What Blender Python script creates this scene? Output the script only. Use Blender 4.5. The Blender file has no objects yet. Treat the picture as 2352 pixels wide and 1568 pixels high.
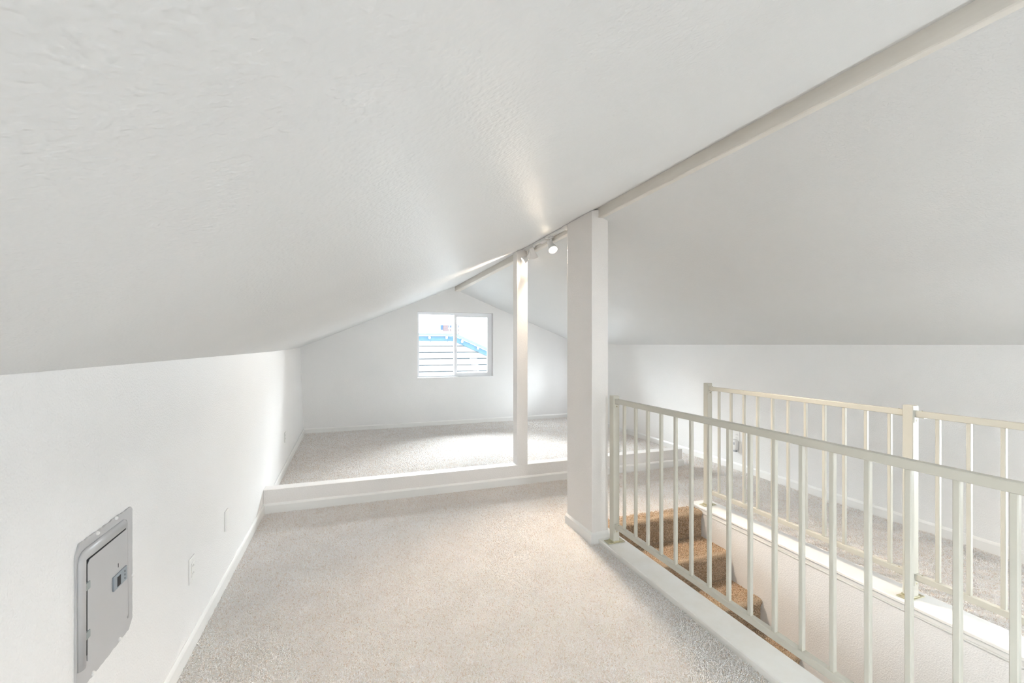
import bpy, bmesh, math, random
from mathutils import Vector, Matrix
random.seed(7)
SC = bpy.context.scene
COL = SC.collection
R = math.radians

# ------------------------------------------------------------------ camera, world, light, exposure
cam_d = bpy.data.cameras.new('camera')
cam = bpy.data.objects.new('camera', cam_d)
COL.objects.link(cam)
cam_d.sensor_width = 36.0
cam_d.lens = 36.0 * 1014.0 / 2352.0
cam_d.shift_y = 7.0 / 2352.0
cam_d.clip_start = 0.02
cam.location = (0, 0, 1.47)
cam.rotation_euler = (R(90), 0, R(-19.8))
SC.camera = cam

SC.view_settings.view_transform = 'Standard'
SC.view_settings.look = 'None'
SC.view_settings.gamma = 1.0
SC.view_settings.use_curve_mapping = False
SC.view_settings.exposure = 1.23
SC.cycles.max_bounces = 9
SC.cycles.diffuse_bounces = 7
SC.cycles.glossy_bounces = 3
SC.cycles.use_adaptive_sampling = True
SC.cycles.adaptive_threshold = 0.03
SC.cycles.transparent_max_bounces = 8
SC.cycles.use_denoising = True
SC.cycles.sample_clamp_indirect = 6.0
SC.cycles.caustics_reflective = False
SC.cycles.caustics_refractive = False

world = bpy.data.worlds.new('sky')
SC.world = world
world.use_nodes = True
bg = world.node_tree.nodes['Background']
bg.inputs[0].default_value = (0.875, 0.94, 1.0, 1)
bg.inputs[1].default_value = 13.0


def area(name, loc, rot, sx, sy, power, color, spread=180):
    d = bpy.data.lights.new(name, 'AREA')
    d.shape = 'RECTANGLE'
    d.size, d.size_y = sx, sy
    d.energy = power
    d.color = color
    d.spread = R(spread)
    o = bpy.data.objects.new(name, d)
    COL.objects.link(o)
    o.location = loc
    o.rotation_euler = rot
    return o


# daylight: only the gable window ahead is real, the other windows are added
DAY = (0.88, 0.94, 1.0)
# added area lamp in place of sky above the gable window, shining in
area('sky_fill_back_window', (1.79, 9.7, 3.6), (R(-90 + 42), 0, 0), 6.0, 2.6, 4000, DAY, 180)
area('fill_rear_window', (1.4, -2.55, 1.48), (R(90 - 25), 0, 0), 1.2, 0.8, 2, (0.84, 0.92, 1.0), 170)  # added fill lamp at the added window behind the camera
area('fill_side_window', (4.225, 7.13, 0.82), (0, R(90 - 8), 0), 0.7, 0.6, 3, (0.88, 0.94, 1.0), 180)  # added fill lamp brightening the back of the room, behind the column
area('fill_right_window', (4.225, 0.4, 0.77), (0, R(90 - 16), 0), 0.66, 1.05, 9, (0.95, 0.97, 1.0), 180)  # added fill lamp for the left wall and ceiling, out of frame
area('fill_left_window', (-0.725, -0.9, 0.84), (0, R(-90 + 4), 0), 0.8, 1.06, 3, (0.92, 0.94, 1.0), 180)  # added fill lamp at the unseen left window
for n_, l_, r_, a_, b_ in (('portal_back_window', (1.79, 8.0, 1.465), -90, 1.41, 1.19), ('portal_added_rear_window', (1.4, -2.6, 1.485), 90, 1.3, 0.87)):
    area(n_, l_, (R(r_), 0, 0), a_, b_, 10, DAY).data.cycles.is_portal = True   # only guide the sky light through the openings


# ------------------------------------------------------------------ materials
def mat(name, color=(0.8, 0.8, 0.8), rough=0.5, metal=0.0, spec=0.5):
    m = bpy.data.materials.new(name)
    m.use_nodes = True
    b = m.node_tree.nodes['Principled BSDF']
    b.inputs['Base Color'].default_value = (*color, 1)
    b.inputs['Roughness'].default_value = rough
    b.inputs['Metallic'].default_value = metal
    b.inputs['Specular IOR Level'].default_value = spec
    return m


def nodes(m):
    nt = m.node_tree
    return nt, nt.nodes, nt.links, nt.nodes['Principled BSDF']


def coords(nt, scale=(1, 1, 1)):
    g = nt.nodes.new('ShaderNodeNewGeometry')
    mp = nt.nodes.new('ShaderNodeMapping')
    mp.inputs['Scale'].default_value = scale
    nt.links.new(g.outputs['Position'], mp.inputs['Vector'])
    return mp.outputs['Vector']


def noise(nt, vec, scale, detail=2, rough=0.5):
    n = nt.nodes.new('ShaderNodeTexNoise')
    n.inputs['Scale'].default_value = scale
    n.inputs['Detail'].default_value = detail
    n.inputs['Roughness'].default_value = rough
    nt.links.new(vec, n.inputs['Vector'])
    return n


def ramp(nt, fac, stops):
    r = nt.nodes.new('ShaderNodeValToRGB')
    cr = r.color_ramp
    while len(cr.elements) < len(stops):
        cr.elements.new(0.5)
    for e, (p, c) in zip(cr.elements, stops):
        e.position = p
        e.color = (*c, 1)
    nt.links.new(fac, r.inputs['Fac'])
    return r


def bump(nt, h, strength, dist, prev=None):
    b = nt.nodes.new('ShaderNodeBump')
    b.inputs['Strength'].default_value = strength
    b.inputs['Distance'].default_value = dist
    nt.links.new(h, b.inputs['Height'])
    if prev:
        nt.links.new(prev, b.inputs['Normal'])
    return b.outputs['Normal']


def plaster(name, color, rough, s1, d1, spec=0.4):
    """painted drywall with an orange-peel texture"""
    m = mat(name, color, rough, spec=spec)
    nt, N, L, b = nodes(m)
    v = coords(nt)
    n1 = noise(nt, v, s1, 1, 0.4)
    r1 = ramp(nt, n1.outputs['Fac'], [(0.36, (0, 0, 0)), (0.68, (1, 1, 1))])
    r1.color_ramp.interpolation = 'EASE'
    n2 = noise(nt, v, 6, 3, 0.6)
    nrm = bump(nt, r1.outputs['Color'], 0.5, d1)
    nrm = bump(nt, n2.outputs['Fac'], 0.10, 0.010, nrm)
    L.new(nrm, b.inputs['Normal'])
    n3 = noise(nt, v, 1.3, 3, 0.6)
    lo = tuple(c * 0.975 for c in color)
    rr = ramp(nt, n3.outputs['Fac'], [(0.3, lo), (0.7, color)])
    L.new(rr.outputs['Color'], b.inputs['Base Color'])
    return m


M = {}
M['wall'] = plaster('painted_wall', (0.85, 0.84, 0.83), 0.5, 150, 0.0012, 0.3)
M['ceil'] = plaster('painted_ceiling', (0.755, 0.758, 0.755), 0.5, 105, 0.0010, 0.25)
M['post'] = plaster('painted_post', (0.84, 0.81, 0.785), 0.5, 130, 0.0012)
M['trim'] = mat('glossy_white_trim', (0.84, 0.83, 0.81), 0.28)
M['curb'] = mat('painted_curb', (0.83, 0.81, 0.77), 0.35)
nt, N_, L_, b_ = nodes(M['curb'])
v_ = coords(nt)
n_ = noise(nt, v_, 3.5, 4, 0.65)
L_.new(ramp(nt, n_.outputs['Fac'], [(0.35, (0.82, 0.795, 0.745)), (0.6, (0.86, 0.85, 0.82))]).outputs['Color'], b_.inputs['Base Color'])
M['beam'] = mat('painted_beam', (0.76, 0.72, 0.665), 0.5)
nt, N_, L_, b_ = nodes(M['beam'])
v_ = coords(nt, (1, 0.12, 1))
n_ = noise(nt, v_, 9, 5, 0.7)
L_.new(ramp(nt, n_.outputs['Fac'], [(0.3, (0.70, 0.66, 0.60)), (0.65, (0.78, 0.745, 0.69))]).outputs['Color'], b_.inputs['Base Color'])
L_.new(bump(nt, noise(nt, v_, 40, 3).outputs['Fac'], 0.3, 0.002), b_.inputs['Normal'])
M['rail'] = mat('cream_green_enamel', (0.585, 0.565, 0.495), 0.32)
nt, N_, L_, b_ = nodes(M['rail'])
L_.new(bump(nt, noise(nt, coords(nt), 260, 2).outputs['Fac'], 0.12, 0.0006), b_.inputs['Normal'])
M['plate'] = mat('worn_cream_enamel', (0.58, 0.54, 0.38), 0.25, 0.35)
M['screw'] = mat('screw_steel', (0.42, 0.37, 0.27), 0.35, 0.9)
M['dark'] = mat('dark_gap', (0.015, 0.015, 0.017), 0.7)
M['plastic'] = mat('white_plastic', (0.83, 0.82, 0.80), 0.3)
M['grey_plastic'] = mat('grey_plastic', (0.42, 0.43, 0.45), 0.4)
M['panel'] = mat('grey_panel_enamel', (0.50, 0.495, 0.50), 0.33)
M['hinge'] = mat('grey_green_hinge', (0.33, 0.37, 0.37), 0.35, 0.3)
M['latch'] = mat('blue_grey_latch', (0.30, 0.34, 0.38), 0.35, 0.2)
M['red'] = mat('red_indicator', (0.45, 0.03, 0.02), 0.3)
M['vinyl'] = mat('white_vinyl', (0.90, 0.91, 0.93), 0.35)
M['fixture'] = mat('white_fixture_enamel', (0.84, 0.83, 0.82), 0.35)
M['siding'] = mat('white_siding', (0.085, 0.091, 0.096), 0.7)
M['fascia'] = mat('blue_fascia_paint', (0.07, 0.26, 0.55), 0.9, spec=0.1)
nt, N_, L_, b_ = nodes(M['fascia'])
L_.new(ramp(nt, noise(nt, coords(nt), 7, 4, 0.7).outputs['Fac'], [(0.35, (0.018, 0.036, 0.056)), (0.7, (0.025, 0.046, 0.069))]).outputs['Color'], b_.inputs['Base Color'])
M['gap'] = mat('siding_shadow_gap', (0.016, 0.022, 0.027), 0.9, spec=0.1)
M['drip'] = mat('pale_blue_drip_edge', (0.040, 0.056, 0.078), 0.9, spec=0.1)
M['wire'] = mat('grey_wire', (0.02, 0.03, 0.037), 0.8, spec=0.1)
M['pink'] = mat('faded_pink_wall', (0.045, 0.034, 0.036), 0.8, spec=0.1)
M['far'] = mat('far_house_white', (0.3, 0.3, 0.3), 0.8)
M['farblue'] = mat('far_house_blue', (0.014, 0.026, 0.055), 0.8, spec=0.1)
M['roof'] = mat('pale_roof_felt', (0.75, 0.76, 0.76), 0.9)
M['ground'] = mat('pale_concrete_ground', (0.40, 0.39, 0.37), 0.95)

m = bpy.data.materials.new('window_glass')
m.use_nodes = True
nt = m.node_tree
nt.nodes.remove(nt.nodes['Principled BSDF'])
tr = nt.nodes.new('ShaderNodeBsdfTransparent')
gl = nt.nodes.new('ShaderNodeBsdfGlossy')
gl.inputs['Roughness'].default_value = 0.02
fr = nt.nodes.new('ShaderNodeFresnel')
fr.inputs['IOR'].default_value = 1.45
mx = nt.nodes.new('ShaderNodeMixShader')
tr.inputs[0].default_value = (0.97, 0.985, 0.98, 1)
nt.links.new(fr.outputs[0], mx.inputs[0])
nt.links.new(tr.outputs[0], mx.inputs[1])
nt.links.new(gl.outputs[0], mx.inputs[2])
nt.links.new(mx.outputs[0], nt.nodes['Material Output'].inputs['Surface'])
M['glass'] = m


def emit(name, color, strength):
    m = bpy.data.materials.new(name)
    m.use_nodes = True
    b = m.node_tree.nodes['Principled BSDF']
    b.inputs['Base Color'].default_value = (*color, 1)
    b.inputs['Emission Color'].default_value = (*color, 1)
    b.inputs['Emission Strength'].default_value = strength
    return m


M['bulb'] = emit('lit_bulb', (1.0, 0.84, 0.62), 45)
M['bulb2'] = emit('lit_bulb_side', (1.0, 0.86, 0.68), 12)


def carpet_mat(name, light, mid, dark):
    m = mat(name, mid, 1.0, spec=0.08)
    nt, N, L, b = nodes(m)
    v = coords(nt)
    n1 = noise(nt, v, 210, 3, 0.65)
    n2 = noise(nt, v, 520, 2, 0.6)
    n3 = noise(nt, v, 5.5, 3, 0.6)
    add = nt.nodes.new('ShaderNodeMath')
    add.operation = 'MULTIPLY_ADD'
    L.new(n2.outputs['Fac'], add.inputs[0])
    add.inputs[1].default_value = 0.5
    L.new(n1.outputs['Fac'], add.inputs[2])
    r = ramp(nt, add.outputs[0], [(0.56, dark), (0.70, mid), (0.86, light)])
    hv = nt.nodes.new('ShaderNodeMixRGB')
    hv.blend_type = 'MULTIPLY'
    hv.inputs[0].default_value = 1.0
    r3 = ramp(nt, n3.outputs['Fac'], [(0.35, (0.93, 0.92, 0.91)), (0.65, (1, 1, 1))])
    L.new(r.outputs['Color'], hv.inputs[1])
    L.new(r3.outputs['Color'], hv.inputs[2])
    L.new(hv.outputs[0], b.inputs['Base Color'])
    L.new(bump(nt, add.outputs[0], 0.9, 0.008), b.inputs['Normal'])
    b.inputs['Sheen Weight'].default_value = 0.25
    b.inputs['Sheen Roughness'].default_value = 0.6
    return m


M['carpet'] = carpet_mat('beige_frieze_carpet', (0.94, 0.91, 0.885), (0.89, 0.845, 0.80), (0.76, 0.68, 0.61))
M['carpet_shaded'] = carpet_mat('shaded_beige_carpet', (0.60, 0.46, 0.32), (0.42, 0.29, 0.17), (0.15, 0.09, 0.04))  # same carpet as the floor, stairwell's dim warm light put into the colour


# ------------------------------------------------------------------ mesh helpers
def link(o, parent=None):
    COL.objects.link(o)
    if parent:
        o.parent = parent
    return o


def obj(name, bm, material, parent=None, loc=None, smooth=False, recalc=True, **props):
    me = bpy.data.meshes.new(name)
    if recalc:
        bmesh.ops.recalc_face_normals(bm, faces=bm.faces)
    bm.to_mesh(me)
    bm.free()
    mats = material if isinstance(material, (list, tuple)) else [material]
    for mm in mats:
        me.materials.append(mm)
    if smooth:
        for p in me.polygons:
            p.use_smooth = True
    o = bpy.data.objects.new(name, me)
    if loc:
        o.location = loc
    link(o, parent)
    for k, val in props.items():
        o[k] = val
    return o


def thing(name, label, cat, loc=(0, 0, 0), rot=(0, 0, 0), group=None):
    o = bpy.data.objects.new(name, None)
    o.empty_display_size = 0.1
    o.location = loc
    o.rotation_euler = rot
    COL.objects.link(o)
    o['label'] = label
    o['category'] = cat
    if group:
        o['group'] = group
    return o


def add_hexa(bm, v8, mi=0):
    vs = [bm.verts.new(p) for p in v8]
    for f in ((0, 1, 2, 3), (4, 5, 6, 7), (0, 1, 5, 4), (1, 2, 6, 5), (2, 3, 7, 6), (3, 0, 4, 7)):
        bm.faces.new([vs[i] for i in f]).material_index = mi
    return vs


def add_box(bm, x0, x1, y0, y1, z0, z1, mi=0):
    return add_hexa(bm, [(x0, y0, z0), (x1, y0, z0), (x1, y1, z0), (x0, y1, z0),
                         (x0, y0, z1), (x1, y0, z1), (x1, y1, z1), (x0, y1, z1)], mi)


def box(x0, x1, y0, y1, z0, z1, bev=0.0, seg=2):
    bm = bmesh.new()
    add_box(bm, x0, x1, y0, y1, z0, z1)
    if bev:
        bmesh.ops.recalc_face_normals(bm, faces=bm.faces)
        bmesh.ops.bevel(bm, geom=bm.edges[:], offset=bev, segments=seg, affect='EDGES', profile=0.5)
    return bm


def prism(pts, axis, a, b, bev=0.0, seg=2):
    """extrude a 2D outline (pts) along axis ('x','y','z') from a to b"""
    bm = bmesh.new()

    def P(p, t):
        return {'x': (t, p[0], p[1]), 'y': (p[0], t, p[1]), 'z': (p[0], p[1], t)}[axis]
    A = [bm.verts.new(P(p, a)) for p in pts]
    B = [bm.verts.new(P(p, b)) for p in pts]
    bm.faces.new(A)
    bm.faces.new(B)
    n = len(pts)
    for i in range(n):
        bm.faces.new((A[i], A[(i + 1) % n], B[(i + 1) % n], B[i]))
    bmesh.ops.recalc_face_normals(bm, faces=bm.faces)
    if bev:
        bmesh.ops.bevel(bm, geom=bm.edges[:], offset=bev, segments=seg, affect='EDGES', profile=0.5)
    return bm


def lathe(profile, seg=24, mtx=None):
    """profile: list of (r, z) turned about Z"""
    bm = bmesh.new()
    rings = []
    for r, z in profile:
        if r < 1e-5:
            rings.append([bm.verts.new((0, 0, z))])
        else:
            rings.append([bm.verts.new((r * math.cos(2 * math.pi * i / seg), r * math.sin(2 * math.pi * i / seg), z)) for i in range(seg)])
    for a, b in zip(rings, rings[1:]):
        for i in range(seg):
            j = (i + 1) % seg
            if len(a) == 1 and len(b) == 1:
                continue
            if len(a) == 1:
                bm.faces.new((a[0], b[i], b[j]))
            elif len(b) == 1:
                bm.faces.new((a[i], a[j], b[0]))
            else:
                bm.faces.new((a[i], a[j], b[j], b[i]))
    if mtx is not None:
        bmesh.ops.transform(bm, matrix=mtx, verts=bm.verts)
    return bm


def tube(pts, r, seg=8):
    bm = bmesh.new()
    pts = [Vector(p) for p in pts]
    prev = None
    for i, p in enumerate(pts):
        d = (pts[min(i + 1, len(pts) - 1)] - pts[max(i - 1, 0)]).normalized()
        q = d.to_track_quat('Z', 'Y').to_matrix()
        ring = [bm.verts.new(p + q @ Vector((r * math.cos(2 * math.pi * k / seg), r * math.sin(2 * math.pi * k / seg), 0))) for k in range(seg)]
        if prev:
            for k in range(seg):
                bm.faces.new((prev[k], prev[(k + 1) % seg], ring[(k + 1) % seg], ring[k]))
        else:
            bm.faces.new(ring)
        prev = ring
    bm.faces.new(prev)
    return bm


def tomtx(loc, d):
    """matrix placing local +Z along direction d at loc"""
    return Matrix.Translation(loc) @ Vector(d).normalized().to_track_quat('Z', 'Y').to_matrix().to_4x4()


def screw(parent, loc, d=(0, 0, 1), r=0.0045, m='screw'):
    bm = lathe([(0, 0.0028), (r * 0.55, 0.0026), (r, 0.001), (r, 0)], 12, tomtx(loc, d))
    return obj('screw', bm, M[m], parent, smooth=False)


# ------------------------------------------------------------------ room shell
YB, YR = 8.0, -2.6          # gable wall ahead, wall behind the camera
XL, XR = -0.735, 4.235


def ridge(y):
    """beam left face x, top z, bottom z at depth y (the beam runs slightly out of true)"""
    return 1.684 + 0.0092 * y, 2.457 + 0.0091 * y, 2.388 + 0.0076 * y


def lwall(y):
    """(x bottom, x top, top z) of the left knee wall"""
    t = max(0.0, (y - 4.6) / (YB - 4.6))
    return XL - 0.03 * t, XL - 0.075 * t, 1.402 + 0.022 * t * t


def ceil_left(x, y):
    xb, zt, _ = ridge(y)
    _, xt, z0 = lwall(y)
    return z0 + (x - xt) / (xb - xt) * (zt - z0)


def struct(name, bm, m, parent=None):
    o = obj(name, bm, m, parent)
    o['kind'] = 'structure'
    return o


def grid_slab(rows, thick):
    """rows[i][j] points; extruded by vector thick to make a closed slab"""
    bm = bmesh.new()
    t = Vector(thick)
    A = [[bm.verts.new(p) for p in r] for r in rows]
    B = [[bm.verts.new(Vector(p) + t) for p in r] for r in rows]
    ni, nj = len(rows), len(rows[0])
    for i in range(ni - 1):
        for j in range(nj - 1):
            bm.faces.new((A[i][j], A[i + 1][j], A[i + 1][j + 1], A[i][j + 1]))
            bm.faces.new((B[i][j], B[i][j + 1], B[i + 1][j + 1], B[i + 1][j]))
    for i in range(ni - 1):
        for j in (0, nj - 1):
            bm.faces.new((A[i][j], A[i + 1][j], B[i + 1][j], B[i][j]))
    for j in range(nj - 1):
        for i in (0, ni - 1):
            bm.faces.new((A[i][j], A[i][j + 1], B[i][j + 1], B[i][j]))
    return bm


# floor: carpeted slabs leaving the stairwell open
bm = bmesh.new()
add_box(bm, -0.95, 1.845, YR - 0.1, YB + 0.12, -0.2, 0)
add_box(bm, 1.845, 2.93, 3.2, YB + 0.12, -0.2, 0)
add_box(bm, 1.845, 2.93, YR - 0.1, -0.5, -0.2, 0)
add_box(bm, 2.93, 4.4, YR - 0.1, YB + 0.12, -0.2, 0)
floor = struct('floor', bm, M['carpet'])

ys = [YR - 0.1, 0, 2, 3.6, 4.6, 5.2, 5.8, 6.4, 7.0, 7.5, YB + 0.1]
W4 = (-1.45, -0.35, 0.42, 1.26)      # window added in the left wall for light, behind the camera
bm = grid_slab([[(lwall(y)[0], y, -0.05), (lwall(y)[1], y, lwall(y)[2] + 0.0)] for y in [W4[1]] + ys[1:]], (-0.12, 0, 0))
for b_ in ((YR - 0.1, W4[0], -0.05, 1.402), (W4[0], W4[1], -0.05, W4[2]), (W4[0], W4[1], W4[3], 1.402)):
    add_box(bm, XL - 0.12, XL, *b_)
struct('wall_left', bm, M['wall'])
W3 = (6.80, 7.46, 0.45, 1.20)        # window added in the right wall for light, hidden by the column
bm = bmesh.new()
W5 = (-0.15, 0.95, 0.42, 1.12)       # window added in the right wall for light, outside the frame
for b_ in ((YR - 0.1, W5[0], -0.05, 1.62), (W5[0], W5[1], -0.05, W5[2]), (W5[0], W5[1], W5[3], 1.62), (W5[1], W3[0], -0.05, 1.62), (W3[1], YB + 0.1, -0.05, 1.62), (W3[0], W3[1], -0.05, W3[2]), (W3[0], W3[1], W3[3], 1.62)):
    add_box(bm, XR, XR + 0.12, *b_)
struct('wall_right', bm, M['wall'])

# ceiling: both slopes in one object
bm = grid_slab([[(lwall(y)[1] - 0.12, y, ceil_left(lwall(y)[1] - 0.12, y)), (ridge(y)[0] + 0.12, y, ceil_left(ridge(y)[0] + 0.12, y))] for y in ys], (0, 0, 0.12))


def ceil_right_pts(y):
    xb, _, zb = ridge(y)
    t = max(0.0, (y - 6.7) / (YB - 6.7))
    p = [(xb + 0.035 + 0.06 * max(0, (y - 3) / 5), zb + 0.0), (2.87, 0), (3.55, 0), (XR + 0.12, 0)]
    z_end = 1.467 + 0.045 * t
    x0, z0 = p[0]
    out = [(x0 - 0.02, y, z0 + 0.008)]
    for x in (2.87, 3.55, XR, XR + 0.12):
        out.append((x, y, z0 + (x - x0) / (XR - x0) * (z_end - z0)))
    return out


bm2 = grid_slab([ceil_right_pts(y) for y in ys], (0, 0, 0.12))
tmp = bpy.data.meshes.new('tmp')
bm2.to_mesh(tmp)
bm2.free()
bm.from_mesh(tmp)
bpy.data.meshes.remove(tmp)
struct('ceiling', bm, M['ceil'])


def gable(name, y, th, hole):
    """gable wall with a rectangular window hole; y is the room face, th the (signed) thickness"""
    x0, x1, z0, z1 = hole
    bm = bmesh.new()

    def top(x):
        xb = ridge(y)[0]
        return ceil_left(x, y) + 0.04 if x < xb else 2.5 - (x - xb) * 0.405 + 0.03
    xs = [-0.95, x0, (x0 + ridge(y)[0]) / 2, ridge(y)[0], x1, 3.3, 4.35]
    xs = sorted(set(xs))
    for a, b in zip(xs, xs[1:]):
        inside = a >= x0 - 1e-6 and b <= x1 + 1e-6
        segs = [(-0.05, z0), (z1, None)] if inside else [(-0.05, None)]
        for lo, hi in segs:
            ha = top(a) if hi is None else hi
            hb = top(b) if hi is None else hi
            add_hexa(bm, [(a, y, lo), (b, y, lo), (b, y + th, lo), (a, y + th, lo), (a, y, ha), (b, y, hb), (b, y + th, hb), (a, y + th, ha)])
    bmesh.ops.remove_doubles(bm, verts=bm.verts, dist=1e-5)
    return struct(name, bm, M['wall'])


W1 = (1.085, 2.497, 0.868, 2.062)
gable('wall_back', YB, 0.16, W1)
W2 = (0.75, 2.05, 1.05, 1.92)  # opening added behind the camera to let light in
gable('wall_rear', YR, -0.16, W2)


def base_profile(h=0.085, t=0.014):
    return [(0, 0), (t, 0), (t, h - 0.018), (t * 0.72, h - 0.008), (t * 0.35, h), (0, h)]


def baseboard_path(name, pts, left=True, h=0.085, t=0.014, m='trim', parent=None, closed_ends=True, kind=True):
    """skirting following a floor polyline; 'left' puts the board to the left of travel"""
    bm = bmesh.new()
    prof = base_profile(h, t)
    P = [Vector((p[0], p[1])) for p in pts]
    rings = []
    for i, p in enumerate(P):
        d0 = (P[i] - P[i - 1]).normalized() if i > 0 else None
        d1 = (P[i + 1] - P[i]).normalized() if i < len(P) - 1 else None
        d0 = d0 or d1
        d1 = d1 or d0
        n0 = Vector((-d0.y, d0.x)) * (1 if left else -1)
        n1 = Vector((-d1.y, d1.x)) * (1 if left else -1)
        n = (n0 + n1) / max(0.3, 1 + n0.dot(n1))
        rings.append([bm.verts.new((p.x + n.x * u, p.y + n.y * u, z)) for u, z in prof])
    k = len(prof)
    for a, b in zip(rings, rings[1:]):
        for i in range(k):
            bm.faces.new((a[i], a[(i + 1) % k], b[(i + 1) % k], b[i]))
    bm.faces.new(rings[0])
    bm.faces.new(rings[-1])
    o = obj(name, bm, M[m], parent)
    if kind and not parent:
        o['kind'] = 'structure'
    return o


YS0, YS1 = 4.335, 4.455        # the low curb wall across the room
baseboard_path('baseboard_left', [(lwall(y)[0], y) for y in (YR, 0, 2, 4.32)], left=False)
baseboard_path('baseboard_left', [(lwall(y)[0], y) for y in (4.456, 5.2, 6.2, 7.2, 7.99)], left=False)
baseboard_path('baseboard_right', [(XR, YR), (XR, YB)], left=True)
baseboard_path('baseboard_back', [(lwall(YB)[0], YB), (XR, YB)], left=False)
baseboard_path('baseboard_rear', [(-0.74, YR), (XR, YR)], left=True)

# ------------------------------------------------------------------ windows
def window(name, hole, y, s, split, sash=True):
    """vinyl slider; s=+1 when outdoors lies towards +Y"""
    x0, x1, z0, z1 = hole
    w = struct(name, box(x0, x1, min(y, y + s * 0.1), max(y, y + s * 0.1), z0 - 0.0, z0 + 0.008), M['vinyl'])
    fy0, fy1 = sorted((y + s * 0.085, y + s * 0.15))

    def fr(nm, a, b, c, d, t, yy0, yy1, par):
        bm = bmesh.new()
        for bx in ((a, b, c, c + t[0]), (a, b, d - t[1], d), (a, a + t[2], c + t[0], d - t[1]), (b - t[3], b, c + t[0], d - t[1])):
            add_box(bm, bx[0], bx[1], yy0, yy1, bx[2], bx[3])
        return obj(nm, bm, M['vinyl'], par)
    fr('window_frame', x0 + 0.001, x1 - 0.001, z0 + 0.001, z1 - 0.001, (0.03, 0.032, 0.03, 0.028), fy0, fy1, w)
    sy0, sy1 = sorted((y + s * 0.09, y + s * 0.115))
    sash_o = fr('window_sash', split - 0.02, x1 - 0.028, z0 + 0.028, z1 - 0.03, (0.045, 0.05, 0.05, 0.058), sy0 - 0.004, sy1, w)
    gy = y + s * 0.105
    obj('pane', box(split + 0.028, x1 - 0.085, gy, gy + 0.004, z0 + 0.07, z1 - 0.078), M['glass'], sash_o)
    fx = fr('fixed_light', x0 + 0.03, split + 0.0, z0 + 0.03, z1 - 0.032, (0.012, 0.012, 0.012, 0.02), min(y + s * 0.12, y + s * 0.14), max(y + s * 0.12, y + s * 0.14), w)
    obj('pane', box(x0 + 0.041, split - 0.019, y + s * 0.13, y + s * 0.13 + 0.004, z0 + 0.041, z1 - 0.043), M['glass'], fx)
    lt = obj('sash_latch', box(split - 0.012, split + 0.008, min(sy0 - 0.012, sy1), sy0 + 0.0, z0 + 0.56, z0 + 0.62, 0.003), M['vinyl'], sash_o)
    return w


window('window_1', W1, YB, 1, 1.79)
window('added_window_2', W2, YR, -1, 1.4)  # unseen window, added for its light

def added_side_window(name, x, s, W):
    """unseen two-light window added in a side wall; s=+1 when outdoors lies towards +X"""
    y0, y1, z0, z1 = W
    ym = (y0 + y1) / 2

    def bx(bm, a, b, *r):
        add_box(bm, min(x + s * a, x + s * b), max(x + s * a, x + s * b), *r)
        return bm
    w = struct(name, bx(bmesh.new(), 0, 0.09, y0, y1, z0, z0 + 0.008), M['vinyl'])
    bm = bmesh.new()
    for b_ in ((y0, y1, z0 + 0.008, z0 + 0.05), (y0, y1, z1 - 0.042, z1), (y0, y0 + 0.04, z0 + 0.05, z1 - 0.042),
               (y1 - 0.04, y1, z0 + 0.05, z1 - 0.042), (ym - 0.02, ym + 0.02, z0 + 0.05, z1 - 0.042)):
        bx(bm, 0.06, 0.11, *b_)
    obj('window_frame', bm, M['vinyl'], w)
    for a_, b_ in ((y0 + 0.04, ym - 0.02), (ym + 0.02, y1 - 0.04)):
        obj('pane', bx(bmesh.new(), 0.083, 0.087, a_, b_, z0 + 0.05, z1 - 0.042), M['glass'], w)


added_side_window('added_window_3', XR, 1, W3)
added_side_window('added_window_4', XL, -1, W4)
added_side_window('added_window_5', XR, 1, W5)

# ------------------------------------------------------------------ beam
by0, by1 = YR + 0.01, YB - 0.02
a, b2 = ridge(by0), ridge(by1)
bm = bmesh.new()
rows = []
prev = None
segs = [by0, 0.5, 2.0, 2.9, 4.0, 5.5, 7.0, by1]
for y in segs:
    x, zt, zb = ridge(y)
    j = 0.0012 * math.sin(y * 5.1)
    ring = [bm.verts.new(p) for p in ((x + j, y, zb + 0.004), (x + 0.004 + j, y, zb), (x + 0.15, y, zb), (x + 0.15, y, zt - 0.01), (x + j, y, zt + 0.01))]
    if prev:
        for i in range(5):
            bm.faces.new((prev[i], prev[(i + 1) % 5], ring[(i + 1) % 5], ring[i]))
    else:
        bm.faces.new(ring)
    prev = ring
bm.faces.new(prev)
o = obj('ridge_beam', bm, M['beam'])
o['label'] = 'long cream painted ridge beam running along the peak of the ceiling'
o['category'] = 'beam'

# ------------------------------------------------------------------ column by the stairs
col = thing('support_column', 'thick textured white column beside the stairwell, carrying the ridge beam', 'column', (1.725, 3.065, 0))
CX0, CX1, CY0, CY1 = 1.656, 1.794, 2.862, 3.262


def slanted_post(x0, x1, y0, y1, z0, origin):
    bm = bmesh.new()
    add_hexa(bm, [(x0, y0, z0), (x1, y0, z0), (x1, y1, z0), (x0, y1, z0),
                  (x0, y0, ceil_left(x0, y0) - 0.002), (x1, y0, min(ceil_left(x1, y0), ridge(y0)[1] + .0) if x1 < ridge(y0)[0] else ridge(y0)[1]),
                  (x1, y1, ceil_left(x1, y1) if x1 < ridge(y1)[0] else ridge(y1)[1]), (x0, y1, ceil_left(x0, y1) - 0.002)])
    bmesh.ops.recalc_face_normals(bm, faces=bm.faces)
    ed = [e for e in bm.edges if abs((e.verts[0].co - e.verts[1].co).normalized().z) > 0.9]
    bmesh.ops.bevel(bm, geom=ed, offset=0.004, segments=2, affect='EDGES', profile=0.5)
    bmesh.ops.translate(bm, vec=-Vector(origin), verts=bm.verts)
    return bm


obj('shaft', slanted_post(CX0, CX1, CY0, CY1, 0.0, col.location), M['post'], col)


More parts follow.
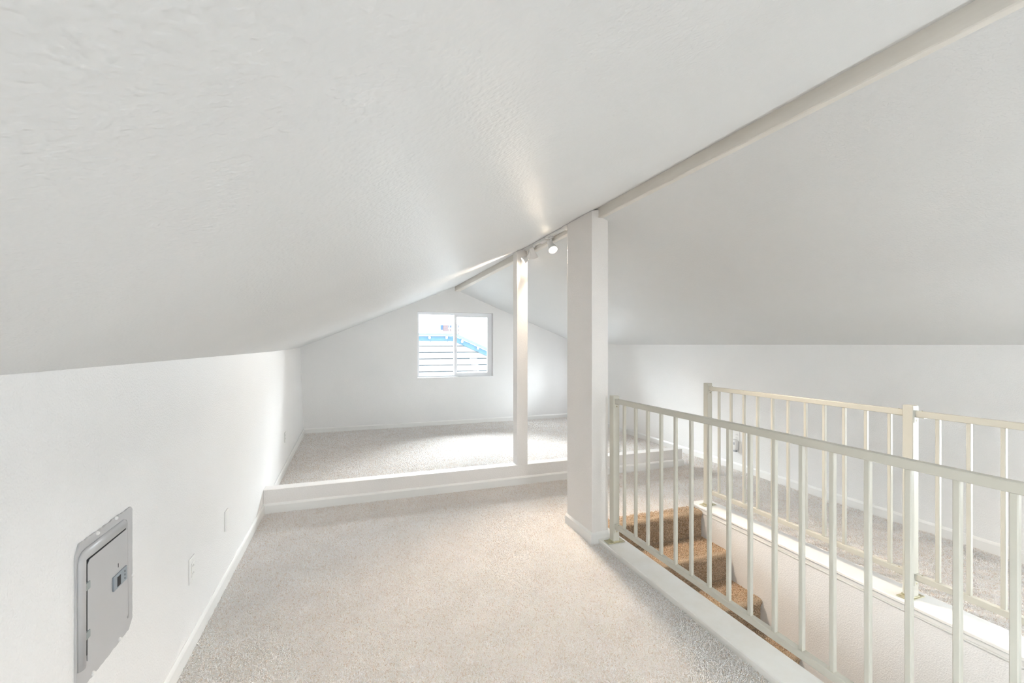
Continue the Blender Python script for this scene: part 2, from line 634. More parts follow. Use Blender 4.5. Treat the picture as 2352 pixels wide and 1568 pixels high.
def local_path(name, pts, parent, left, h=0.085, t=0.013, m='trim'):
    ox, oy, oz = parent.location
    o = baseboard_path(name, [(x - ox, y - oy) for x, y in pts], left=left, h=h, t=t, m=m, parent=parent)
    return o


local_path('skirting', [(CX1 - 0.002, CY0), (CX0, CY0), (CX0, CY1), (CX1, CY1)], col, left=True)

# ------------------------------------------------------------------ low curb wall with its post
cw = thing('low_curb_wall', 'low white curb wall crossing the room behind the stairs', 'low wall', (1.5, 4.395, 0))
ox, oy = 1.5, 4.395
CE = 3.752
obj('wall_body', prism([(YS0 - oy, 0), (YS1 - oy, 0), (YS1 - oy, 0.205), (YS0 - oy, 0.205)], 'x', XL + 0.001 - ox, CE - ox, 0.003), M['post'], cw)
o = local_path('skirting', [(XL, YS0), (CE, YS0), (CE, YS1)], cw, left=False, h=0.088, t=0.015)

cp = thing('square_post', 'slim square white post standing on the low curb wall', 'post', (1.677, 4.395, 0.205))
obj('shaft', slanted_post(1.617, 1.737, YS0, YS1, 0.206, cp.location), M['post'], cp)

# ------------------------------------------------------------------ stairwell
SY = 3.10
RISE, RUN, NST = 0.222, 0.302, 12
bm = bmesh.new()
add_box(bm, 2.897, 2.93, -0.5, SY + 0.12, -2.95, 0.0)
struct('wall_stair_right', bm, M['wall'])
bm = bmesh.new()
add_box(bm, 1.845, 1.878, -0.5, SY + 0.12, -2.95, 0.0)
struct('wall_stair_left', bm, M['wall'])
bm = bmesh.new()
add_box(bm, 1.845, 2.93, -0.62, -0.5, -2.95, 0.0)
struct('wall_stair_front', bm, M['wall'])
bm = bmesh.new()
add_box(bm, 1.7, 3.05, -0.62, SY + 0.3, -3.0, -2.9)
struct('floor_lower', bm, M['carpet'])

st = thing('staircase', 'beige carpeted staircase dropping through the floor opening', 'stairs', (2.385, SY, 0))
sx, sy = 2.385, SY
for k in range(NST):
    yk = SY - RUN * k
    zt = -RISE * k + (0.006 if k == 0 else 0)
    # outline in (y, z): rounded nosing, riser tucked slightly back
    rn = 0.026
    pts = []
    for i in range(7):
        a_ = R(90 + 15 * i)
        pts.append((yk + 0.004 + rn - 0.018 + rn * math.cos(a_) * 0.95, zt - rn + rn * math.sin(a_)))
    pts += [(yk + 0.004, zt - rn * 2.2), (yk + 0.006, zt - RISE + 0.004), (yk + 0.014, zt - RISE - 0.02)]
    pts += [(yk + RUN + 0.02, zt - RISE - 0.02), (yk + RUN + 0.02, zt)] if k else [(yk + 0.1, zt - RISE - 0.02), (yk + 0.1, zt)]
    pts = [(p - sy, q) for p, q in pts]
    bm = prism(pts, 'x', 1.882 - sx, 2.893 - sx)
    # subdivide along x with a little unevenness so the pile edge is not ruler straight
    bmesh.ops.bisect_plane(bm, geom=bm.verts[:] + bm.edges[:] + bm.faces[:], plane_co=(0, 0, 0), plane_no=(1, 0, 0))
    for q in (-0.4, -0.3, -0.2, -0.1, 0.1, 0.2, 0.3, 0.4, 0.47):
        bmesh.ops.bisect_plane(bm, geom=bm.verts[:] + bm.edges[:] + bm.faces[:], plane_co=(q, 0, 0), plane_no=(1, 0, 0))
    for vv in bm.verts:
        if vv.co.y + sy < yk + 0.02:
            vv.co.y += 0.003 * math.sin(vv.co.x * 23 + k * 2.1)
    obj('stair_step', bm, M['carpet_shaded'], st)

# ------------------------------------------------------------------ carpet pile: real twisted tufts on the floor and the stairs
def pile_mat(name, stops):
    m = mat(name, stops[1][1], 0.95, spec=0.1)
    nt, N, L, b = nodes(m)
    oi = nt.nodes.new('ShaderNodeObjectInfo')
    r = ramp(nt, oi.outputs['Random'], stops)
    n3 = noise(nt, coords(nt), 4.5, 3, 0.6)
    r3 = ramp(nt, n3.outputs['Fac'], [(0.35, (0.94, 0.93, 0.92)), (0.65, (1, 1, 1))])
    hv = nt.nodes.new('ShaderNodeMixRGB')
    hv.blend_type = 'MULTIPLY'
    hv.inputs[0].default_value = 1.0
    L.new(r.outputs['Color'], hv.inputs[1])
    L.new(r3.outputs['Color'], hv.inputs[2])
    L.new(hv.outputs[0], b.inputs['Base Color'])
    return m


M['pile'] = pile_mat('carpet_pile_fibre', [(0.0, (0.80, 0.68, 0.58)), (0.2, (0.95, 0.90, 0.86)), (0.5, (0.985, 0.965, 0.95)), (1.0, (0.99, 0.985, 0.98))])
M['pile_shaded'] = pile_mat('shaded_pile_fibre', [(0.0, (0.26, 0.15, 0.07)), (0.25, (0.55, 0.38, 0.23)), (0.6, (0.76, 0.57, 0.40)), (1.0, (0.90, 0.77, 0.60))])  # floor pile again, darkened and warmed to paint in the stairwell shade


def pile_nodes(name, density, scale, material, seed):
    g = bpy.data.node_groups.new(name, 'GeometryNodeTree')
    g.interface.new_socket('Geometry', in_out='INPUT', socket_type='NodeSocketGeometry')
    g.interface.new_socket('Geometry', in_out='OUTPUT', socket_type='NodeSocketGeometry')
    n, l = g.nodes, g.links
    gi, go = n.new('NodeGroupInput'), n.new('NodeGroupOutput')
    dp = n.new('GeometryNodeDistributePointsOnFaces')
    dp.distribute_method = 'RANDOM'
    dp.inputs['Density'].default_value = density
    dp.inputs['Seed'].default_value = seed
    bz = n.new('GeometryNodeCurveQuadraticBezier')
    bz.inputs['Resolution'].default_value = 3
    bz.inputs['Start'].default_value = (0, 0, -0.003)
    bz.inputs['Middle'].default_value = (0.001, 0.0, 0.0065)
    bz.inputs['End'].default_value = (0.0085, 0.001, 0.0062)
    cc = n.new('GeometryNodeCurvePrimitiveCircle')
    cc.inputs['Resolution'].default_value = 3
    cc.inputs['Radius'].default_value = 0.0017
    cm = n.new('GeometryNodeCurveToMesh')
    cm.inputs['Fill Caps'].default_value = True
    sm = n.new('GeometryNodeSetMaterial')
    sm.inputs['Material'].default_value = material
    l.new(bz.outputs[0], cm.inputs['Curve'])
    l.new(cc.outputs[0], cm.inputs['Profile Curve'])
    l.new(cm.outputs[0], sm.inputs['Geometry'])
    ip = n.new('GeometryNodeInstanceOnPoints')
    l.new(gi.outputs[0], dp.inputs['Mesh'])
    l.new(dp.outputs['Points'], ip.inputs['Points'])
    l.new(sm.outputs[0], ip.inputs['Instance'])
    l.new(dp.outputs['Rotation'], ip.inputs['Rotation'])
    rs = n.new('FunctionNodeRandomValue')
    rs.data_type = 'FLOAT'
    rs.inputs[2].default_value = 0.7 * scale
    rs.inputs[3].default_value = 1.25 * scale
    rs.inputs['Seed'].default_value = seed + 1
    l.new(rs.outputs[1], ip.inputs['Scale'])
    rr = n.new('FunctionNodeRandomValue')
    rr.data_type = 'FLOAT_VECTOR'
    rr.inputs[0].default_value = (-0.45, -0.45, 0)
    rr.inputs[1].default_value = (0.45, 0.45, 6.283)
    rr.inputs['Seed'].default_value = seed + 2
    ri = n.new('GeometryNodeRotateInstances')
    l.new(ip.outputs[0], ri.inputs['Instances'])
    l.new(rr.outputs[0], ri.inputs['Rotation'])
    l.new(ri.outputs[0], go.inputs[0])
    return g


def pile(name, bm, density, scale, m, parent, seed, loc=None):
    o = obj(name, bm, m, parent, recalc=False)
    o['kind'] = 'stuff'
    md = o.modifiers.new('pile', 'NODES')
    md.node_group = pile_nodes(name, density, scale, m, seed)
    return o


def quad(bm, x0, x1, y0, y1, z=0.0004):
    bm.faces.new([bm.verts.new(p) for p in ((x0, y0, z), (x1, y0, z), (x1, y1, z), (x0, y1, z))])


NEAR_D = 23000
bm = bmesh.new()
quad(bm, XL + 0.014, 1.703, 0.9, 2.85)
quad(bm, XL + 0.014, 1.642, 2.85, YS0 - 0.016)
quad(bm, 1.642, 1.80, 3.275, YS0 - 0.016)
quad(bm, 1.80, 2.93, 3.24, YS0 - 0.016)
quad(bm, 2.93, 3.102, 3.235, YS0 - 0.016)
quad(bm, 3.102, XR - 0.015, 0.9, YS0 - 0.016)
pile('carpet_pile', bm, NEAR_D, 0.85, M['pile'], floor, 3)
bm = bmesh.new()
quad(bm, XL + 0.0, CE, YS1 + 0.002, YB - 0.015)
quad(bm, CE + 0.017, XR - 0.015, YS0 - 0.016, YB - 0.015)
pile('carpet_pile', bm, 13000, 1.2, M['pile'], floor, 11)
# on each stair: tread, rounded nosing and riser
bm = bmesh.new()
for k in range(5):
    yk = SY - RUN * k
    zt = -RISE * k + (0.006 if k == 0 else 0)
    X0, X1 = 1.886, 2.889
    line = [(yk + RUN - 0.005 if k else yk + 0.12, zt), (yk + 0.03, zt), (yk + 0.002, zt - 0.008), (yk - 0.012, zt - 0.026), (yk - 0.004, zt - 0.05), (yk + 0.004, zt - 0.075), (yk + 0.005, zt - RISE + 0.012)]
    vs = [[bm.verts.new((x_, y_, z_)) for x_ in (X0, X1)] for y_, z_ in line]
    for a_, b_ in zip(vs, vs[1:]):
        bm.faces.new((a_[1], a_[0], b_[0], b_[1]))
bmesh.ops.translate(bm, vec=(-sx, -sy, 0), verts=bm.verts)
ps_ = pile('carpet_pile', bm, 34000, 0.72, M['pile_shaded'], st, 23)

# ------------------------------------------------------------------ curbs under the railings
prof = [(1.707, 0.0), (1.882, 0.0), (1.882, 0.030), (1.879, 0.037), (1.712, 0.037), (1.706, 0.033), (1.705, 0.022), (1.7085, 0.018), (1.7085, 0.0)]
prof = [(1.7085, -0.0), (1.884, -0.0), (1.884, 0.031), (1.879, 0.037), (1.712, 0.037), (1.706, 0.033), (1.705, 0.020), (1.7085, 0.017)]
bm = prism(prof, 'y', -0.55, CY0 - 0.0005)
c1 = struct('trim_1', bm, M['curb'])
bm = prism([(CX1 + 0.001, 0), (1.884, 0), (1.884, 0.031), (1.879, 0.037), (CX1 + 0.001, 0.037)], 'y', CY0, 3.105)
o = obj('trim_end', bm, M['curb'], c1)
# right-hand curb: thin cap, flat apron and a small moulding below
prof = [(2.888, 0.022), (3.10, 0.022), (3.10, 0.031), (3.094, 0.038), (2.894, 0.038), (2.889, 0.034)]
c2 = struct('trim_2', prism(prof, 'y', -0.55, 3.232), M['trim'])
obj('cap_body', box(2.93, 3.095, -0.55, 3.228, 0.0005, 0.022), M['trim'], c2)
obj('apron', prism([(2.8935, -0.007), (2.93, -0.007), (2.93, 0.0185), (2.8955, 0.0185), (2.8935, 0.0165)], 'y', -0.5, 3.215), M['trim'], c2)
obj('moulding', prism([(2.8985, -0.0235), (2.8985, -0.0095), (2.8935, -0.0095), (2.8925, -0.0125), (2.8935, -0.018), (2.8965, -0.0235)], 'y', -0.499, 3.1), M['trim'], c2)


# ------------------------------------------------------------------ railings
def railing(name, label, x, zr, zb, post_ys, post_top, bal, y_near, side):
    ps = 0.052
    base = 0.038
    t = thing(name, label, 'railing', (x, post_ys[0], base))
    oy_ = post_ys[0]

    def L(bm):
        bmesh.ops.translate(bm, vec=(-x, -oy_, -base), verts=bm.verts)
        return bm
    for y in post_ys:
        p = obj('post', L(box(x - ps / 2, x + ps / 2, y - ps / 2, y + ps / 2, base + 0.004, post_top, 0.004)), M['rail'], t)
        bp = obj('base_plate', L(box(x - 0.068, x + 0.068, y - 0.034, y + 0.034, base + 0.0003, base + 0.005, 0.002)), M['plate'], t)
        obj('weld', L(box(x - ps / 2 - 0.004, x + ps / 2 + 0.004, y - ps / 2 - 0.004, y + ps / 2 + 0.004, base + 0.005, base + 0.014, 0.0035)), M['plate'], bp)
        for sx_, sy_ in ((-1, 1), (1, -1), (-1, -1), (1, 1)):
            s_ = screw(bp, (sx_ * 0.053, y - oy_ + sy_ * 0.02, 0.005), r=0.006)
    spans = []
    yy = sorted(post_ys, reverse=True)
    for i, y in enumerate(yy):
        y1 = y - ps / 2
        y0 = (yy[i + 1] + ps / 2) if i + 1 < len(yy) else y_near
        if y1 > y0 + 0.02:
            spans.append((y0, y1))
    hw = 0.0155
    for y0, y1 in spans:
        obj('top_rail', L(box(x - hw, x + hw, y0 + 0.002, y1 - 0.002, zr - 0.034, zr, 0.003)), M['rail'], t)
        obj('bottom_rail', L(box(x - hw, x + hw, y0 + 0.002, y1 - 0.002, zb - 0.034, zb, 0.003)), M['rail'], t)
        for ye, s in ((y1, -1), (y0, 1)):
            if ye == y_near:
                continue
            for zc in (zr, zb):
                bm = box(x - 0.019, x + 0.019, min(ye, ye + s * 0.003), max(ye, ye + s * 0.003), zc - 0.068, zc + 0.003, 0.0012, 1)
                add_box(bm, x - 0.014, x + 0.014, min(ye, ye + s * 0.045), max(ye, ye + s * 0.045), zc - 0.0375, zc - 0.0345)
                br = obj('bracket', L(bm), M['rail'], t)
                screw(br, (0, ye - oy_ + s * 0.003, zc - base - 0.055), (0, s, 0), 0.006, 'plate')
                screw(br, (0, ye - oy_ + s * 0.03, zc - base + 0.0), (0, 0, 1), 0.004, 'plate')
    bw = 0.0098
    me = None
    for y in bal:
        if me is None:
            o = obj('baluster', L(box(x - bw, x + bw, y - bw, y + bw, zb - 0.001, zr - 0.033, 0.0025, 1)), M['rail'], t)
            me, y00 = o.data, y
        else:
            o = bpy.data.objects.new('baluster', me)
            link(o, t)
            o.location = (0, y - y00, 0)
    return t


balA = [2.646, 2.514, 2.384, 2.253, 2.124, 1.995, 1.862, 1.732, 1.604, 1.474, 1.345, 1.217, 1.089, 0.961, 0.832, 0.704]
balA += [0.704 - 0.1285 * i for i in range(1, 8)]
railing('stair_railing', 'cream metal railing nearest the camera, ending against the thick column', 1.791, 1.078, 0.176,
        [2.772, -0.36], 1.099, balA, -0.5, 0)
balB = [2.991, 2.862, 2.733, 2.604, 2.474, 2.345, 2.214, 2.084, 1.955, 1.826, 1.698]
balB += [1.469 - 0.1285 * i for i in range(0, 14)]
railing('stair_railing', 'cream metal railing on the far side of the stairwell, with a post midway', 2.985, 1.098, 0.182,
        [3.122, 1.596, -0.36], 1.127, balB, -0.5, 0)

# ------------------------------------------------------------------ electrical panel on the left wall
PX = XL
ep = thing('electrical_panel', 'grey metal breaker panel set into the left wall, edges ragged with paint', 'electrical panel', (PX, 1.745, 0.695), (0, 0, 0))


def EL(bm):
    bmesh.ops.translate(bm, vec=(-PX, -1.745, -0.695), verts=bm.verts)
    return bm


def ragged(y0, y1, z0, z1, n, j, cut):
    pts = [(y0 + cut, z0)]
    for i in range(1, n):
        pts.append((y0 + cut + (y1 - y0 - 2 * cut) * i / n, z0 + random.uniform(-j, j)))
    pts.append((y1 - cut, z0))
    pts.append((y1, z0 + cut))
    for i in range(1, n):
        pts.append((y1 + random.uniform(-j, j) * 0.5, z0 + cut + (z1 - z0 - 2 * cut) * i / n))
    pts.append((y1, z1 - cut * 0.4))
    pts.append((y1 - cut * 0.4, z1))
    for i in range(1, n):
        pts.append((y1 - cut * 0.4 - (y1 - y0 - cut) * i / n, z1 + random.uniform(-j, j)))
    pts.append((y0 + cut * 0.6, z1))
    pts.append((y0, z1 - cut))
    for i in range(1, n):
        pts.append((y0 + random.uniform(-j, j) * 0.5, z1 - cut - (z1 - z0 - cut) * i / n))
    return pts


obj('cover_plate', EL(prism(ragged(1.578, 1.913, 0.484, 0.904, 22, 0.0022, 0.028), 'x', PX + 0.0003, PX + 0.005)), M['panel'], ep)


def ridge_bar(pts, r, flat):
    bm = tube(pts, r, 16)
    for v in bm.verts:
        v.co.x = PX + 0.0045 + max(0.0, (v.co.x - PX - 0.004)) * flat
    return bm


rp = [(PX + 0.004, 1.600, 0.545), (PX + 0.004, 1.600, 0.850), (PX + 0.004, 1.603, 0.857), (PX + 0.004, 1.610, 0.8615), (PX + 0.004, 1.618, 0.863), (PX + 0.004, 1.848, 0.863)]
o = obj('raised_rim', EL(ridge_bar(rp, 0.0175, 0.62)), M['panel'], ep, smooth=True)
rp2 = [(PX + 0.004, 1.862, 0.868), (PX + 0.004, 1.875, 0.852), (PX + 0.004, 1.880, 0.530)]
obj('raised_rim', EL(ridge_bar(rp2, 0.006, 0.6)), M['panel'], ep, smooth=True)
obj('door_recess', EL(box(PX + 0.0052, PX + 0.0062, 1.6205, 1.862, 0.566, 0.8455)), M['dark'], ep)
d_ = [(1.6275, 0.549), (1.868, 0.541), (1.871, 0.546), (1.867, 0.836), (1.863, 0.841), (1.637, 0.8405), (1.6275, 0.830)]
door = obj('panel_door', EL(prism(d_, 'x', PX + 0.0068, PX + 0.0088, 0.0006, 1)), M['panel'], ep)
for zc in (0.769, 0.627):
    obj('hinge', EL(box(PX + 0.0055, PX + 0.0118, 1.612, 1.636, zc - 0.011, zc + 0.011, 0.0018)), M['hinge'], door)
lt = obj('latch', EL(box(PX + 0.0088, PX + 0.0138, 1.766, 1.853, 0.676, 0.722, 0.0012)), M['latch'], door)
obj('latch_opening', EL(box(PX + 0.0139, PX + 0.0143, 1.786, 1.808, 0.681, 0.713)), M['dark'], ep)
for q in range(3):
    obj('latch_mark', EL(box(PX + 0.0139, PX + 0.0142, 1.834, 1.838, 0.683 + q * 0.012, 0.689 + q * 0.012)), M['dark'], ep)
obj('door_lip', EL(box(PX + 0.0088, PX + 0.0094, 1.802, 1.805, 0.738, 0.751)), M['dark'], door)
for y_, z_ in ((1.797, 0.902), (1.685, 0.898), (1.82, 0.492), (1.661, 0.491), (1.913, 0.66)):
    bm = lathe([(0, 0.0065), (0.004, 0.0065), (0.0060, 0.004), (0.0064, 0)], 12, tomtx((PX + 0.004, y_, z_), (1, 0, 0)))
    obj('cover_screw', EL(bm), M['trim'], ep)


# ------------------------------------------------------------------ wall plates
def wall_plate(name, label, x, y, z, s, kind, w=0.074, h=0.120, group=None):
    """s=+1 faces +X"""
    t = thing(name, label, 'wall outlet', (x, y, z))
    bm = box(-w / 2, w / 2, -h / 2, h / 2, 0.0004, 0.0062, 0.002)
    rot = Matrix(((0, 0, s, 0), (1, 0, 0, 0), (0, 1, 0, 0), (0, 0, 0, 1)))

    def T(bm):
        bmesh.ops.transform(bm, matrix=rot, verts=bm.verts)
        return bm
    obj('cover_plate', T(bm), M['plastic'], t)
    if kind == 'rocker':
        f = obj('receptacle', T(box(-0.0165, 0.0165, -0.0335, 0.0335, 0.0062, 0.009, 0.001, 1)), M['plastic'], t)
        for zc in (-0.018, 0.018):
            for yc in (-0.006, 0.006):
                obj('slot', T(box(yc - 0.001, yc + 0.001, zc - 0.004, zc + 0.004, 0.0089, 0.0093)), M['dark'], f)
    elif kind == 'duplex':
        for zc in (-0.0195, 0.0195):
            bm = lathe([(0, 0.0085), (0.0155, 0.0085), (0.0165, 0.0062)], 20)
            bmesh.ops.translate(bm, vec=(0, zc, 0), verts=bm.verts)
            f = obj('receptacle', T(bm), M['plastic'], t)
            for yc in (-0.006, 0.006):
                obj('slot', T(box(yc - 0.001, yc + 0.001, zc - 0.001, zc + 0.007, 0.0084, 0.0089)), M['dark'], f)
    for zc in ((-0.048, 0.048) if kind != 'duplex' else (0.0,)):
        bm = lathe([(0, 0.0072), (0.003, 0.007), (0.0034, 0.0062)], 10)
        bmesh.ops.translate(bm, vec=(0, zc, 0), verts=bm.verts)
        obj('screw', T(bm), M['plastic'], t)
    return t


wall_plate('wall_outlet', 'white rectangular wall outlet just beyond the grey breaker panel', XL, 2.528, 0.386, 1, 'rocker')
wall_plate('blank_wall_plate', 'white blank wall plate between the outlet and the low curb wall', XL, 3.147, 0.394, 1, 'blank')
wall_plate('wall_outlet', 'white outlet on the left wall beyond the low curb wall', lwall(5.75)[0] - 0.003, 5.75, 0.39, 1, 'duplex')
wall_plate('wall_outlet', 'white outlet on the right wall behind the railings, a device in its lower socket', XR, 3.975, 0.394, -1, 'duplex')
nl = thing('plug_in_device', 'small white oval plug-in device with a red light, plugged into the right wall outlet', 'plug-in device', (XR - 0.0085, 3.975, 0.30))
bm = bmesh.new()
pts = []
for i in range(24):
    a_ = 2 * math.pi * i / 24
    pts.append((0.030 * math.cos(a_), max(-1, min(1, 1.25 * math.sin(a_))) * 0.062))
bm = prism(pts, 'x', -0.042, -0.001, 0.006, 2)
body = obj('device_body', bm, M['plastic'], nl)
obj('front_label', box(-0.0432, -0.042, -0.012, 0.006, 0.0, 0.03), M['grey_plastic'], nl)
obj('indicator_light', box(-0.030, -0.020, 0.0295, 0.0325, 0.012, 0.022, 0.001, 1), M['red'], nl)
obj('foot', box(-0.034, -0.004, -0.018, 0.018, -0.085, -0.060, 0.004), M['grey_plastic'], nl)

# ------------------------------------------------------------------ track light
BX = lambda y: ridge(y)[0]
TY0, TY1 = 3.36, 4.33
tl = thing('track_light', 'white ceiling track light with small spot heads under the ridge', 'track light', (1.70, 3.84, 2.46))
to = Vector(tl.location)


def TLc(bm):
    bmesh.ops.translate(bm, vec=-to, verts=bm.verts)
    return bm


def tpos(y):
    """centre of track cross-section, hugging the ceiling beside the beam"""
    x = ridge(y)[0] - 0.022
    return x, ceil_left(x, y) - 0.020


bm = bmesh.new()
y0, y1 = TY0, TY1
vs = []
for y in (y0, y1):
    x, z = tpos(y)
    vs.append([(x - 0.017, y, z - 0.010), (x + 0.017, y, z - 0.010), (x + 0.017, y, z + 0.010), (x - 0.017, y, z + 0.010)])
add_hexa(bm, vs[0] + vs[1])
obj('track', TLc(bm), M['fixture'], tl)
for y in (TY0 - 0.02,):
    x, z = tpos(y)
    obj('track_end', TLc(box(x - 0.021, x + 0.021, y - 0.04, y + 0.045, z - 0.017, z + 0.016, 0.003)), M['fixture'], tl)
x, z = tpos(3.80)
obj('power_feed', TLc(box(x - 0.024, x + 0.024, 3.76, 3.90, z - 0.024, z + 0.006, 0.003)), M['fixture'], tl)


def head(y, aim, lit, drop=0.075, scale=1.0, power=0, cone=100, blend=0.6):
    x, z = tpos(y)
    top = Vector((x, y, z - 0.010))
    piv = top + Vector((0, 0, -drop))
    ad = obj('track_adapter', TLc(box(x - 0.016, x + 0.016, y - 0.035, y + 0.035, z - 0.024, z - 0.008, 0.003)), M['fixture'], tl)
    obj('stem', TLc(tube([top, piv], 0.006, 10)), M['fixture'], ad)
    d = Vector(aim).normalized()
    s = scale
    prof_ = [(0, -0.052), (0.010, -0.052), (0.021, -0.046), (0.0225, -0.036), (0.0225, -0.005), (0.0245, 0.012), (0.033, 0.034), (0.036, 0.052), (0.036, 0.064), (0.0335, 0.064), (0.0335, 0.052), (0.028, 0.030), (0.020, 0.012), (0.0, 0.008)]
    prof_ = [(r * s, q * s) for r, q in prof_]
    hd = obj('spot_head', TLc(lathe(prof_, 24, tomtx(piv, d))), M['fixture'], tl, smooth=True)
    bb = [(0.0, 0.056), (0.012, 0.053), (0.022, 0.046), (0.026, 0.040), (0.012, 0.020), (0, 0.018)]
    bb = [(r * s, q * s) for r, q in bb]
    obj('bulb', TLc(lathe(bb, 20, tomtx(piv, d))), M['bulb'] if lit == 2 else M['bulb2'], hd, smooth=True)
    if power:
        ld = bpy.data.lights.new('spot_lamp', 'SPOT')
        ld.energy = power
        ld.color = (1.0, 0.83, 0.65)
        ld.spot_size = R(cone)
        ld.spot_blend = blend
        ld.shadow_soft_size = 0.022
        lo = bpy.data.objects.new('spot_lamp', ld)
        COL.objects.link(lo)
        lo.parent = hd
        lo.location = piv + d * 0.066 * s - to
        lo.rotation_euler = d.to_track_quat('-Z', 'Y').to_euler()
    return hd


head(3.66, (-0.02, -0.86, -1.0), 2, 0.075, 1.15, 140, 98, 0.7)
head(4.10, (0.42, 0.10, -1.0), 1, 0.060, 1.0, 24, 100, 0.9)
head(4.235, (-0.85, 0.20, -0.62), 1, 0.085, 1.0, 22, 110, 0.9)
head(4.17, (0.30, 0.95, -0.45), 1, 0.062, 0.85, 5, 110, 0.9)

# ------------------------------------------------------------------ outside the gable window
# neighbouring gabled shed: lap siding, blue fascia, bulbs on a string
NY = 12.0
CAMF, YAW = 1014.0, R(19.8)


nh = thing('neighbouring_house', 'white lap-sided house with a bright blue fascia outside the window', 'house', (1.8, NY, -1.5))
nx, nyy, nz = nh.location


def NL(bm):
    bmesh.ops.translate(bm, vec=(-nx, -nyy, -nz), verts=bm.verts)
    return bm


# roof outline of the facade: level to the left, falling to the right
HX, HZ = 2.66, 1.775           # corner where the slope starts (top of the fascia)
EX, EZ = 5.6, 0.483            # far lower end


def top_z(x):
    return HZ if x <= HX else HZ + (x - HX) * (EZ - HZ) / (EX - HX)


obj('wall_body', NL(prism([(-3.0, -1.5), (EX - 0.1, -1.5), (EX - 0.1, top_z(EX - 0.1) - 0.14), (HX, HZ - 0.10), (-3.0, HZ - 0.06)], 'y', NY + 0.03, NY + 3.0)), M['gap'], nh)
zb_ = 1.418
HB = 0.205
exp = 0.174
k = 0
z = zb_ + exp
while z > -1.5:
    z0_, z1_ = z - exp + 0.020, z
    z0_ += 0.004
    # right end of this board where the raking fascia cuts it
    def xr(zz):
        zz = zz + 0.15
        if zz >= HZ - 0.0:
            return HX
        return min(EX - 0.12, HX + (zz - HZ) * (EX - HX) / (EZ - HZ))
    xa, xb_ = xr(z0_), xr(z1_)
    if z1_ < HZ:
        bm = bmesh.new()
        add_hexa(bm, [(-2.9, NY - 0.014, z0_), (xa, NY - 0.014, z0_), (xa, NY + 0.03, z0_), (-2.9, NY + 0.03, z0_),
                      (-2.9, NY + 0.004, z1_), (xb_, NY + 0.004, z1_), (xb_, NY + 0.03, z1_), (-2.9, NY + 0.03, z1_)])
        obj('siding_board', NL(bm), M['siding'], nh)
    z -= exp
obj('fascia', NL(box(-3.1, HX + 0.03, NY - 0.06, NY - 0.02, HZ - 0.205, HZ - 0.075, 0.004)), M['fascia'], nh)
obj('drip_edge', NL(box(-3.1, HX + 0.01, NY - 0.10, NY - 0.02, HZ - 0.07, HZ, 0.004)), M['drip'], nh)
sl = math.atan2(EZ - HZ, EX - HX)
nrm = Vector((-math.sin(sl), 0, math.cos(sl)))
dr = Vector((math.cos(sl), 0, math.sin(sl)))
Ln = math.hypot(EX - HX, EZ - HZ)


def rake(u0, u1, y0, y1):
    bm = bmesh.new()
    A = Vector((HX, 0, HZ))
    pts = []
    for y in (y0, y1):
        for (s_, u) in ((u0 * 0.22, u0), (Ln, u0), (Ln, u1), (u1 * 0.22, u1)):
            p = A + dr * s_ + nrm * u
            pts.append((p.x, y, p.z))
    add_hexa(bm, pts)
    return bm


obj('fascia', NL(rake(-0.215, -0.085, NY - 0.062, NY - 0.022)), M['fascia'], nh)
obj('drip_edge', NL(rake(-0.075, 0.0, NY - 0.10, NY - 0.02)), M['drip'], nh)
bm = bmesh.new()
add_hexa(bm, [(-3.1, NY - 0.05, HZ - 0.01), (HX, NY - 0.05, HZ - 0.01), (HX, NY + 3.0, HZ + 0.02), (-3.1, NY + 3.0, HZ + 0.02),
              (-3.1, NY - 0.05, HZ + 0.01), (HX, NY - 0.05, HZ + 0.01), (HX, NY + 3.0, HZ + 0.04), (-3.1, NY + 3.0, HZ + 0.04)])
obj('roof', NL(bm), M['roof'], nh)


def pix(x, y, Y):
    """world point on the plane Y seen at photo pixel (x, y); used once to read off positions of the far bulbs"""
    c, s = math.cos(YAW), math.sin(YAW)
    u, v = (x - 1176) / CAMF, (791 - y) / CAMF
    d = Vector((c * u + s, -s * u + c, v))
    return Vector((0, 0, 1.47)) + d * (Y / d.y)


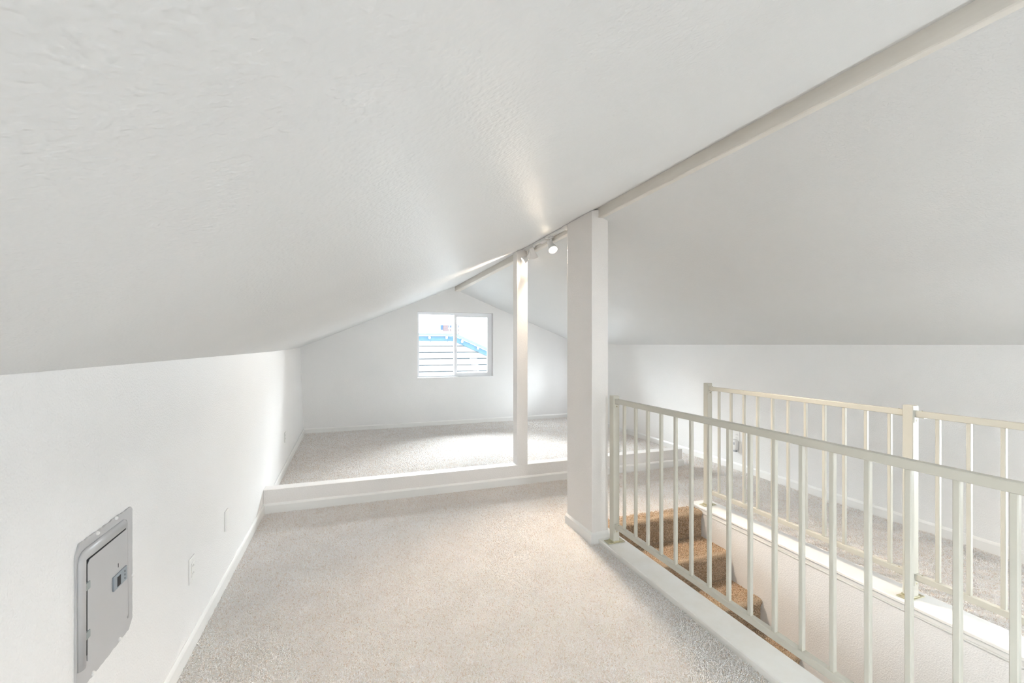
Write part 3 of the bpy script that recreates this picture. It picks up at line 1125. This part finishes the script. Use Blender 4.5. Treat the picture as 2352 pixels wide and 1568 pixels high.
sl_ = thing('string_lights', 'string of small clear bulbs hanging along the blue fascia', 'string lights', (2.6, NY - 0.15, 1.55))
so = Vector(sl_.location)
bulbs = [(986.5, 774), (1026, 774), (1061.5, 783), (1097.9, 798)]
P3 = [pix(a, b, NY - 0.15) for a, b in bulbs]
wp = [pix(930, 770, NY - 0.15)]
for a, b in zip([P3[0]] + P3, P3):
    if a is not b:
        mid = (a + b) / 2
        mid.z -= 0.015
        wp.append(mid + Vector((0, 0, 0.05)))
    wp.append(b + Vector((0, 0, 0.05)))
wp.append(pix(1125, 806, NY - 0.15))
obj('cable', (lambda bm: (bmesh.ops.translate(bm, vec=-so, verts=bm.verts), bm)[1])(tube(wp, 0.005, 6)), M['drip'], sl_)
for p in P3:
    bm = lathe([(0, -0.05), (0.02, -0.042), (0.029, -0.02), (0.026, 0.0), (0.014, 0.025), (0.0, 0.028)], 14, Matrix.Translation(p - so))
    bl = obj('bulb', bm, M['plastic'], sl_, smooth=True)
    bm = lathe([(0, 0.024), (0.013, 0.024), (0.013, 0.055), (0, 0.057)], 10, Matrix.Translation(p - so))
    obj('socket', bm, M['drip'], bl)
    q = p - so + Vector((0.03, 0, -0.13))
    obj('hook', tube([p - so + Vector((0.012, 0.0, -0.05)), q, q + Vector((0.018, 0, -0.03))], 0.006, 6), M['wire'], bl)
a_, b_2 = pix(1096, 818, NY - 0.05), pix(1122, 843, NY - 0.05)
o = obj('loose_cable', tube([a_, (a_ + b_2) / 2 + Vector((0, 0, 0.01)), b_2, b_2 + Vector((0.3, 0, -0.35))], 0.005, 6), M['wire'])
o['label'] = 'thin dark cable slanting down the white siding outside'
o['category'] = 'cable'

# far building showing above the neighbour's roof
FY = 32.0
fb = thing('far_building', 'pale distant building with pink and blue wall panels, above the blue fascia', 'building', (5.5, FY, -3))
fo = Vector(fb.location)


def fbox(name, x0, x1, y0, y1, m, dy, parent, depth=0.2):
    A, B = pix(x0, y1, FY - dy), pix(x1, y0, FY - dy)
    bm = box(A.x - fo.x, B.x - fo.x, -dy, -dy + depth, A.z - fo.z, B.z - fo.z)
    return obj(name, bm, M[m], parent)


A, B = pix(1005, 1000, FY), pix(1062, 744, FY)
obj('wall_body', box(A.x - fo.x, B.x - fo.x, 0, 5, 0, B.z - fo.z), M['far'], fb)
fbox('blue_panel', 1011, 1013.5, 746, 757, 'drip', 0.1, fb)
fbox('blue_panel', 1014, 1017, 746, 757.5, 'farblue', 0.1, fb)
fbox('pink_panel', 1018, 1029, 746, 760, 'pink', 0.1, fb)
for x0 in (1030.3, 1034.5, 1048.5, 1052.5):
    for y0 in (746.5, 755, 763.5):
        if (x0, y0) in ((1030.3, 763.5), (1034.5, 763.5), (1048.5, 746.5)):
            continue
        w_ = fbox('window_bay', x0, x0 + (1.4 if x0 != 1034.5 else 2.6), y0, y0 + 5.5, 'pink' if y0 > 750 else 'farblue', 0.1, fb)

o = struct('ground_outside', box(-60, 60, -60, 90, -3.4, -3.1), M['ground'])
